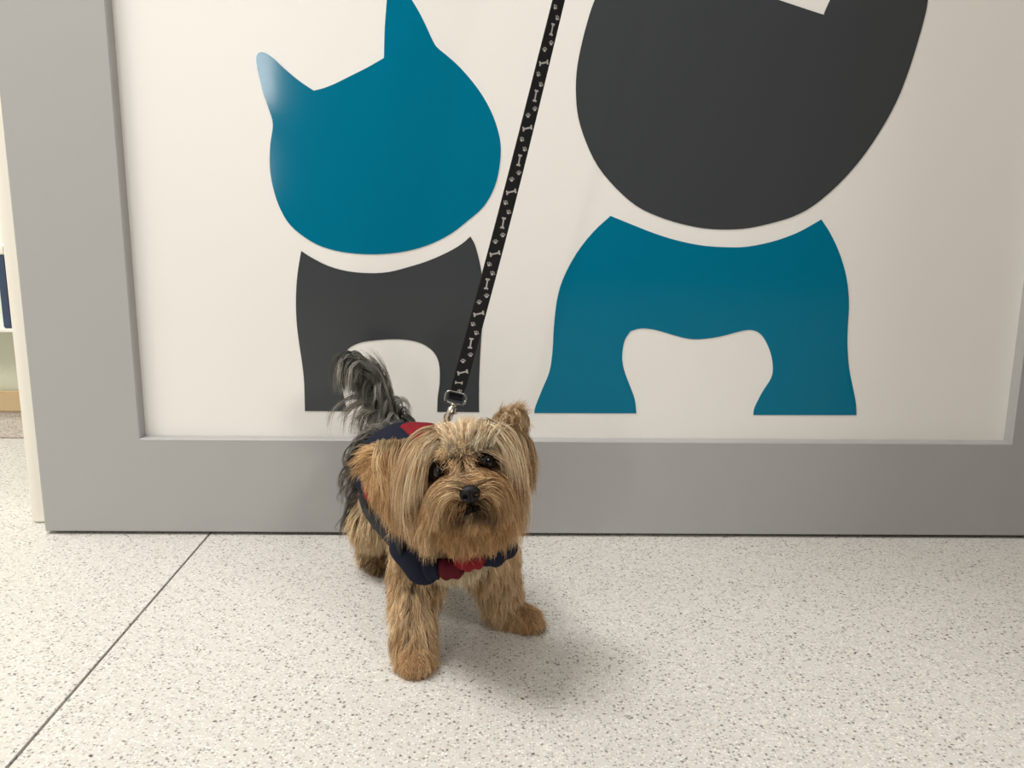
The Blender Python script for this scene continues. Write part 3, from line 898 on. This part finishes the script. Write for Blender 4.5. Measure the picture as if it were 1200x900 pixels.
M['claw'] = new_mat('claw', (0.02, 0.015, 0.012), 0.35)
for base, dv in ((toe[0], nrm(toe[0] - wr[0])), (toe[1], nrm(toe[1] - wr[1]))):
    sv = np.cross(dv, [0, 0, 1.0])
    for k in (-1.5, -0.5, 0.5, 1.5):
        p = V(base + sv * k * 0.0046 + dv * (0.0120 - abs(k) * 0.0012)); p.z = 0.0052
        bm = bmesh.new(); rings = []
        for q in range(6):
            t_ = q / 5; c_ = p + V(dv) * (0.0062 * t_) - V((0, 0, 0.0034 * t_ * t_)); rr = 0.0016 * (1 - 0.75 * t_)
            rings.append([bm.verts.new(c_ + V(sv) * rr * math.cos(g_) + V((0, 0, 1)) * rr * math.sin(g_)) for g_ in [2 * math.pi * h_ / 10 for h_ in range(10)]])
        for q in range(5):
            for h_ in range(10): bm.faces.new((rings[q][h_], rings[q][(h_ + 1) % 10], rings[q + 1][(h_ + 1) % 10], rings[q + 1][h_]))
        bm.faces.new(rings[0]); bm.faces.new(rings[-1])
        link('claw', mesh_from(bm, 'claw', True), M['claw'], dog)

hl = Coat()
r0, N0 = sample(BV, BT, 1700, pick(['hind', 'hpaw'], lambda P, N: ((P[:, 2] < 0.15) & ((P[:, 1] > 0.955) | (P[:, 2] < 0.095))).astype(float)))
z = r0[:, 2]
G = grow(r0, N0, down * 0.9 + 0.2 * rng.normal(size=r0.shape), np.clip(0.012 + 0.3 * z, 0.010, 0.03), 0.2, steps=9, lift=0.7)
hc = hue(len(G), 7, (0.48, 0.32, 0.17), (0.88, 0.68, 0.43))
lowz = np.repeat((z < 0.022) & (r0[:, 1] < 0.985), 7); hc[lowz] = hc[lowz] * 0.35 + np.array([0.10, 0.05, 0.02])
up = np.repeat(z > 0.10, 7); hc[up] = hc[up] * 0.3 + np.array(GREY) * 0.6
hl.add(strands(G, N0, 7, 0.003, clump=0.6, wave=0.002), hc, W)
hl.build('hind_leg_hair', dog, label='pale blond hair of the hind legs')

bc = Coat()
ax = nrm(np.array(T2 - T0))
r0, N0 = sample(BV, BT, 1500, pick(['torso', 'neck'], lambda P, N: ((P[:, 1] > 0.81) & ((P[:, 1] > 0.953) | (P[:, 1] < 0.86))).astype(float)))
G = grow(r0, N0, ax * 0.7 + down * 0.5 * (1 - N0[:, 2:3]), 0.026 + 0.012 * rng.random(len(r0)), 0.16, steps=10, lift=0.35, margin=0.001)
bc.add(strands(G, N0, 7, 0.0034, clump=0.6, wave=0.002), hue(len(G), 7, DARK, (0.34, 0.31, 0.27), power=1.3), W)
# curly ends hanging out on the flank behind the harness
r0, N0 = sample(BV, BT, 170, pick(['torso', 'hind'], lambda P, N: ((P[:, 1] > 0.955) & (N[:, 0] < -0.35) & (P[:, 2] > 0.085)).astype(float)))
G = grow(r0, N0, np.array([-0.65, -0.1, -0.15]), 0.038 + 0.022 * rng.random(len(r0)), 0.22, steps=18, lift=0.5, margin=0.001)
bc.add(strands(G, N0, 8, 0.002, clump=0.92, wave=0.0075, freq=1.2, jit=0.0003), hue(len(G), 8, DARK, (0.26, 0.23, 0.19)), W * 0.9)
bc.build('back_hair', dog, label='dark silver-grey curly hair of the back and flank')

tl = Coat()
r0, N0 = sample(BV, BT, 420, pick(['tail']))
tz = np.clip((r0[:, 2] - TAIL[0].z) / (TAIL[-1].z - TAIL[0].z), 0, 1)[:, None]
D = np.array([-0.85, 0.0, 0.30]) * (0.4 + 0.6 * tz) + np.array([0.22, 0.1, 0.2]) * rng.normal(size=(len(r0), 3)) + np.array([0.45, 0, 0.5]) * (1 - tz) * (rng.random((len(r0), 1)) < 0.4)
G = grow(r0, N0, D, (0.030 + 0.026 * rng.random(len(r0))) * (0.75 + 0.35 * tz[:, 0]), 0.26, steps=16, lift=0.25, only=[0], gaccel=1.6)
tl.add(strands(G, N0, 16, 0.0034, clump=0.8, wave=0.002, freq=0.8), hue(len(G), 16, (0.05, 0.047, 0.042), (0.56, 0.53, 0.47), power=1.6), W)
# loose wisps curling off the root of the tail
r0, N0 = sample(BV, BT, 40, pick(['tail'], lambda P, N: (P[:, 2] < TAIL[2].z).astype(float)))
G = grow(r0, N0, np.array([-1.0, 0, 0.30]) + 0.12 * rng.normal(size=(len(r0), 3)), 0.055 + 0.035 * rng.random(len(r0)), 0.13, steps=18, lift=0.0, only=[0], gaccel=3.0)
tl.add(strands(G, N0, 9, 0.0022, clump=0.85, wave=0.0015, freq=0.6), hue(len(G), 9, (0.06, 0.052, 0.045), (0.36, 0.32, 0.27)), W * 0.85)
family(tl, [(455, 486), (438, 484), (424, 492), (426, 514)], [(446, 470), (416, 464), (392, 480), (386, 510)], [1.005, 1.0, .995, .99], 17, 9, 0.0016,
       (0.07, 0.06, 0.05), (0.40, 0.36, 0.30), clump=0.9, jx=5.0, w=W * 0.9)
family(tl, [(452, 486), (446, 462), (434, 436), (418, 425)], [(462, 492), (458, 462), (447, 430), (426, 407)], [1.0, 1.0, .996, .99], 34, 16, 0.0036,
       (0.05, 0.047, 0.042), (0.50, 0.47, 0.41), power=1.3, clump=0.75, jx=4.0)
tl.build('tail_hair', dog, label='dark grey plume of the tail')

# ---------------------------------------------------------------- harness
M['navy'] = new_mat('navy_cloth', (0.010, 0.012, 0.026), 0.85, Specular_IOR_Level=0.15)
M['red'] = new_mat('red_cloth', (0.20, 0.012, 0.018), 0.85, Specular_IOR_Level=0.15)
M['black_web'] = new_mat('black_webbing', (0.012, 0.012, 0.014), 0.7, Specular_IOR_Level=0.25)
M['black_plastic'] = new_mat('black_plastic', (0.012, 0.012, 0.012), 0.3)
M['metal'] = new_mat('nickel', (0.50, 0.44, 0.38), 0.22, Metallic=1.0)
for k in ('navy', 'red'): noise_bump(M[k], 1200, 0.5, 0.0006)


def on_torso(s, th, extra):
    """a point round the torso: s runs from the chest to the rump, th from the spine down each side"""
    if s < 0.5: c = T0.lerp(T1, s * 2); rr = 0.0445
    else: c = T1.lerp(T2, s * 2 - 1); rr = 0.045 - 0.003 * (s * 2 - 1)
    axd = (T2 - T0).normalized(); up = (V((0, 0, 1)) - axd * axd.z).normalized(); sd = axd.cross(up)   # sd points to the viewer's left
    if sd.x > 0: sd = -sd
    return c + (up * math.cos(th) + sd * math.sin(th)) * (rr + extra)


def shell(s0f, s1f, th0, th1, e0, e1, name, n=36, m=12, puff=0.0):
    bm = bmesh.new(); L = []
    for ex in (e0, e1):
        rows = []
        for i in range(n + 1):
            th = th0 + (th1 - th0) * i / n; row = []
            for j in range(m + 1):
                w = j / m; sx = s0f(th) + (s1f(th) - s0f(th)) * w
                edge = min(1.0, min(w, 1 - w) * 9, min(i, n - i) / n * 14)
                x = ex if ex == e0 else e0 + (e1 - e0) * math.sqrt(max(0.02, edge)) + puff * math.sin(w * math.pi) * edge
                wr = 0.0007 * math.sin(th * 9 + w * 7) * edge
                row.append(bm.verts.new(on_torso(sx, th, x + 0.009 * max(0.0, math.sin(th)) ** 2 + (wr if ex == e1 else 0))))
            rows.append(row)
        L.append(rows)
    for q, rows in enumerate(L):
        for i in range(n):
            for j in range(m):
                bm.faces.new((rows[i][j], rows[i][j + 1], rows[i + 1][j + 1], rows[i + 1][j]))
    A, B = L
    for i in range(n):
        for j in (0, m): bm.faces.new((A[i][j], A[i + 1][j], B[i + 1][j], B[i][j]))
    for j in range(m):
        for i in (0, n): bm.faces.new((A[i][j], A[i][j + 1], B[i][j + 1], B[i][j]))
    return mesh_from(bm, name, True)


harness = link('harness', shell(lambda t: 0.16 + 0.02 * t * t, lambda t: 0.78 - 0.05 * t * t, -2.0, 2.0, 0.0020, 0.0115, 'harness'), M['navy'], dog)
harness['label'] = 'navy padded harness vest with red panel'
link('back_panel', shell(lambda t: 0.22, lambda t: 0.60 - 0.22 * (t + 0.2) ** 2, -0.85, 0.30, 0.0105, 0.0135, 'back_panel', n=20), M['red'], harness)['label'] = 'red panel over the back'
link('side_panel', shell(lambda t: 0.30, lambda t: 0.42, 1.1, 1.75, 0.0105, 0.0130, 'side_panel', n=16), M['red'], harness)


def smooth_path(pts, k=8):
    out = []; P = [pts[0] * 2 - pts[1]] + list(pts) + [pts[-1] * 2 - pts[-2]]
    for i in range(1, len(P) - 2):
        for q in range(k):
            t = q / k; p0, p1, p2, p3 = P[i - 1:i + 3]
            out.append(0.5 * ((2 * p1) + (p2 - p0) * t + (2 * p0 - 5 * p1 + 4 * p2 - p3) * t * t + (3 * p1 - p0 - 3 * p2 + p3) * t ** 3))
    out.append(P[-2]); return out


def tube(pts, rad, name, n=14, flat=1.0, nrmv=None, smooth=True, bm=None):
    """round or flattened tube; rad(t) in metres, flat squeezes it along nrmv"""
    own = bm is None
    if own: bm = bmesh.new()
    rings = []
    for i, p in enumerate(pts):
        d = (pts[min(i + 1, len(pts) - 1)] - pts[max(i - 1, 0)]).normalized()
        a = (nrmv - d * nrmv.dot(d)).normalized() if nrmv is not None else d.orthogonal().normalized()
        b = d.cross(a); r = rad(i / (len(pts) - 1))
        rings.append([bm.verts.new(p + a * (r * flat * math.cos(2 * math.pi * j / n)) + b * (r * math.sin(2 * math.pi * j / n))) for j in range(n)])
    for i in range(len(pts) - 1):
        for j in range(n):
            bm.faces.new((rings[i][j], rings[i][(j + 1) % n], rings[i + 1][(j + 1) % n], rings[i + 1][j]))
    bm.faces.new(rings[0]); bm.faces.new(rings[-1])
    if own: return mesh_from(bm, name, smooth)


def puffs(t, w=0.5, k=3): return (1 - (2 * t - 1) ** 4) ** 0.5 * (1 + 0.10 * math.sin(t * k * 6.283))


fwd = V((-0.1, -1, 0.1)).normalized()
dn = V((0, 0, 1))
# the padded band across the chest, gathered into soft folds of navy and red
link('chest_band', tube(smooth_path([at(462, 626, .790), at(471, 645, .765), at(484, 661, .748), at(499, 671, .740), at(512, 668, .738)]), lambda t: 0.0125 * max(0.25, puffs(t, k=2)), 'chest_band', 18, 0.62, fwd), M['navy'], harness)
link('chest_band', tube(smooth_path([at(498, 664, .742), at(506, 666, .735), at(516, 664, .735)]), lambda t: 0.0110 * max(0.3, puffs(t)), 'chest_band', 18, 0.7, fwd), M['navy'], harness)
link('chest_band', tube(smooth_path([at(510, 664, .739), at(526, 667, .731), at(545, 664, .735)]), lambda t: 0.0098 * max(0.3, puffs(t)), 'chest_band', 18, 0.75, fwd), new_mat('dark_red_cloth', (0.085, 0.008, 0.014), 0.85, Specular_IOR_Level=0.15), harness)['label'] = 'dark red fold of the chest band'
link('chest_band', tube(smooth_path([at(534, 655, .734), at(550, 654, .727), at(568, 649, .736)]), lambda t: 0.0118 * max(0.3, puffs(t)), 'chest_band', 18, 0.75, fwd), M['red'], harness)['label'] = 'red fold of the chest band'
link('chest_band', tube(smooth_path([at(562, 650, .738), at(576, 650, .735), at(591, 642, .752), at(597, 630, .775)]), lambda t: 0.0118 * max(0.3, puffs(t)), 'chest_band', 18, 0.75, fwd), M['navy'], harness)
# side strap with its buckle
sp = smooth_path([at(424, 578, .872), at(431, 598, .848), at(449, 622, .802), at(472, 646, .752)])
link('strap', tube(sp, lambda t: 0.0088 - 0.0014 * t, 'strap', 12, 0.28, V((-0.75, -0.6, 0.15))), M['black_web'], harness)
bk = at(433, 601, .838)
bm = bmesh.new(); box(bm, (-0.0085, -0.003, -0.006), (0.0085, 0.003, 0.006), 0.0018)
for s_ in (-1, 1):
    box(bm, (0.0075, -0.002, s_ * 0.0038 - 0.0014), (0.0135, 0.002, s_ * 0.0038 + 0.0014), 0.0008)
rot = V((0.62, -0.42, -0.60)).to_track_quat('X', 'Z').to_matrix().to_4x4()
bmesh.ops.transform(bm, matrix=Matrix.Translation(bk) @ rot, verts=bm.verts)
link('buckle', mesh_from(bm, 'buckle'), M['black_plastic'], harness)
bm = bmesh.new(); box(bm, (-0.0022, -0.0015, -0.0030), (0.0022, 0.0015, 0.0030), 0.0006)
bmesh.ops.transform(bm, matrix=Matrix.Translation(at(443, 608, .822)) @ rot, verts=bm.verts)
link('adjuster', mesh_from(bm, 'adjuster'), new_mat('brass', (0.55, 0.36, 0.16), 0.4, Metallic=0.6), harness)
# ring on the back of the harness
RB = at(524, 505, 0.858)
rp = [RB + V((math.cos(q) * 0.0075, 0.001, math.sin(q) * 0.0075)) for q in [2 * math.pi * i / 28 for i in range(29)]]
link('ring', tube(rp, lambda t: 0.0013, 'ring', 8), M['metal'], harness)

# ================================================================== the leash
LY = 0.862
q0, q1 = at(535, 462, LY), at(655.5, 0, LY)
ld = (q1 - q0).normalized(); q2 = q0 + ld * 0.78
leash = empty('leash', q0, 'black dog leash printed with grey bones and paw prints, rising from the harness', 'leash')
HW = 0.0076


def leash_frame(d):
    p = q0 + ld * d
    tw = math.radians(6 + 44 * min(1.3, d / 0.47))
    side = V((1, 0, 0)); side = (side - ld * side.dot(ld)).normalized()
    nrmv = side.cross(ld).normalized()
    if nrmv.y > 0: nrmv = -nrmv
    a = side * math.cos(tw) + nrmv * math.sin(tw) * -1
    b = nrmv * math.cos(tw) + side * math.sin(tw)
    p = p + V((0.0015 * math.sin(d * 9), 0, 0))
    return p, a, b


bm = bmesh.new(); rings = []
for i in range(91):
    d = 0.78 * i / 90; p, a, b = leash_frame(d); th = 0.0008
    hw = HW * (0.80 if i == 0 else 1)
    rings.append([bm.verts.new(p + a * x + b * y) for x, y in ((-hw, th * .5), (-hw * .93, th), (hw * .93, th), (hw, th * .5), (hw, -th * .5), (hw * .93, -th), (-hw * .93, -th), (-hw, -th * .5))])
for i in range(90):
    for j in range(8):
        bm.faces.new((rings[i][j], rings[i][(j + 1) % 8], rings[i + 1][(j + 1) % 8], rings[i + 1][j]))
bm.faces.new(rings[0]); bm.faces.new(rings[-1])
webbing = link('webbing', mesh_from(bm, 'webbing'), M['black_web'], leash)
# the end folded round the ring and stitched back up
p, a, b = leash_frame(0.0); bm = bmesh.new(); rings = []
for i in range(11):
    if i < 8:
        q = math.pi * i / 7; c = p - ld * (0.0035 + 0.0022 * math.sin(q)) + b * (0.0022 * math.cos(q))
    else:
        c = p + ld * (0.007 * (i - 7)) - b * 0.0022
    rings.append([bm.verts.new(c + a * x + (ld * -math.sin(q) + b * math.cos(q)) * y) for x, y in ((-HW * .95, 0.0006), (HW * .95, 0.0006), (HW * .95, -0.0006), (-HW * .95, -0.0006))])
for i in range(10):
    for j in range(4): bm.faces.new((rings[i][j], rings[i][(j + 1) % 4], rings[i + 1][(j + 1) % 4], rings[i + 1][j]))
bm.faces.new(rings[0]); bm.faces.new(rings[-1])
link('folded_end', mesh_from(bm, 'folded_end'), M['black_web'], leash)

M['print'] = new_mat('grey_print', (0.50, 0.49, 0.46), 0.6)


def disc(bm, cx, cy, rx, ry, n=12, rot_=0.0):
    vs = [bm.verts.new((cx + rx * math.cos(q) * math.cos(rot_) - ry * math.sin(q) * math.sin(rot_), cy + rx * math.cos(q) * math.sin(rot_) + ry * math.sin(q) * math.cos(rot_), 0)) for q in [2 * math.pi * i / n for i in range(n)]]
    bm.faces.new(vs)


bm = bmesh.new()                                       # a bone along x: 9 mm
bone = [(-0.0030, 0.0007), (-0.0033, 0.0017), (-0.0043, 0.0021), (-0.0050, 0.0013), (-0.0046, 0.0), (-0.0050, -0.0013), (-0.0043, -0.0021), (-0.0033, -0.0017), (-0.0030, -0.0007)]
vs = [bm.verts.new((x, y, 0)) for x, y in bone] + [bm.verts.new((-x, y, 0)) for x, y in reversed(bone)]
f = bm.faces.new(vs); bmesh.ops.triangulate(bm, faces=[f])
bone_me = mesh_from(bm, 'bone_print'); bone_me.materials.append(M['print'])
bm = bmesh.new()
disc(bm, 0, -0.0007, 0.0014, 0.0011)
for x, y, ro in ((-0.0019, 0.0004, 0.4), (-0.0007, 0.0014, 0.1), (0.0007, 0.0014, -0.1), (0.0019, 0.0004, -0.4)): disc(bm, x, y, 0.0005, 0.0007, 10, ro)
paw_me = mesh_from(bm, 'paw_print'); paw_me.materials.append(M['print'])


def put(me, name, d, off, ang, sc=1.0):
    p, a, b = leash_frame(d)
    o = bpy.data.objects.new(name, me); COL.objects.link(o); o.parent = leash
    m = Matrix((a, ld, b)).transposed()
    if m.determinant() < 0: m = Matrix((a, ld, b)).transposed()
    o.matrix_local = (Matrix.Translation(p + a * off + b * 0.00092 - q0) @ m.to_4x4() @ Matrix.Rotation(ang, 4, 'Z') @ Matrix.Scale(sc, 4))


put(bone_me, 'bone_print', 0.0125, -0.001, 0.15, 0.8)
put(paw_me, 'paw_print', 0.0035, 0.002, 0.5, 1.2)
d, i = 0.024, 0
while d < 0.76:
    put(bone_me, 'bone_print', d, 0.0, (0.45 if i % 2 == 0 else 1.66), 1.15)
    s_ = 1 if i % 2 == 0 else -1
    put(paw_me, 'paw_print', d + 0.0115, -0.0028 * s_, 0.3 * s_, 1.15)
    put(paw_me, 'paw_print', d + 0.0195, 0.0030 * s_, 0.3 * s_, 1.15)
    d += 0.0312; i += 1

# ring at the end of the webbing and the snap hook below it
c = p - ld * 0.0012; W2, H2 = 0.0106, 0.0062
pts = []
for i in range(33):
    q = 2 * math.pi * i / 32; cx, sx = math.cos(q), math.sin(q)
    pts.append(c - ld * 0.003 + a * (W2 * math.copysign(abs(cx) ** 0.45, cx)) + ld * (H2 * math.copysign(abs(sx) ** 0.6, sx)))
link('ring', tube(pts, lambda t: 0.0014, 'ring', 10), new_mat('dull_steel', (0.30, 0.31, 0.30), 0.3, Metallic=1.0), leash)
s0 = c - ld * 0.0085; s1 = RB + V((0, 0, 0.010))
sdn = (s1 - s0).normalized(); SLn = (s1 - s0).length
prof = [(0.0, 0.0026), (0.06, 0.0034), (0.10, 0.0034), (0.14, 0.0024), (0.20, 0.0024), (0.24, 0.0043), (0.85, 0.0040), (0.92, 0.0030), (1.0, 0.0022)]
bm = bmesh.new(); rings = []; a_ = sdn.orthogonal().normalized(); b2 = sdn.cross(a_)
for t, rr in prof:
    rings.append([bm.verts.new(s0 + sdn * (SLn * t) + a_ * rr * math.cos(q) + b2 * rr * math.sin(q)) for q in [2 * math.pi * j / 18 for j in range(18)]])
for i in range(len(prof) - 1):
    for j in range(18): bm.faces.new((rings[i][j], rings[i][(j + 1) % 18], rings[i + 1][(j + 1) % 18], rings[i + 1][j]))
bm.faces.new(rings[0]); bm.faces.new(rings[-1])
hook = link('snap_hook', mesh_from(bm, 'snap_hook', True), M['metal'], leash)
hp = [s1 + V((0.0015 * math.cos(q) - 0.0015, 0.0042 - 0.0042 * math.cos(q), 0.006 * math.sin(q))) for q in [math.pi * 2 * (0.0 - i / 24 * 0.9) for i in range(25)]]
link('claw', tube(hp, lambda t: 0.0013, 'claw', 10), M['metal'], hook)
tb = s0 + sdn * SLn * 0.55 + V((0.0042, -0.001, 0))
link('thumb_catch', tube([tb, tb + V((0.0018, 0, 0.0004)), tb + V((0.0030, 0, 0.0008))], lambda t: 0.0011, 'thumb_catch', 10), M['metal'], hook)
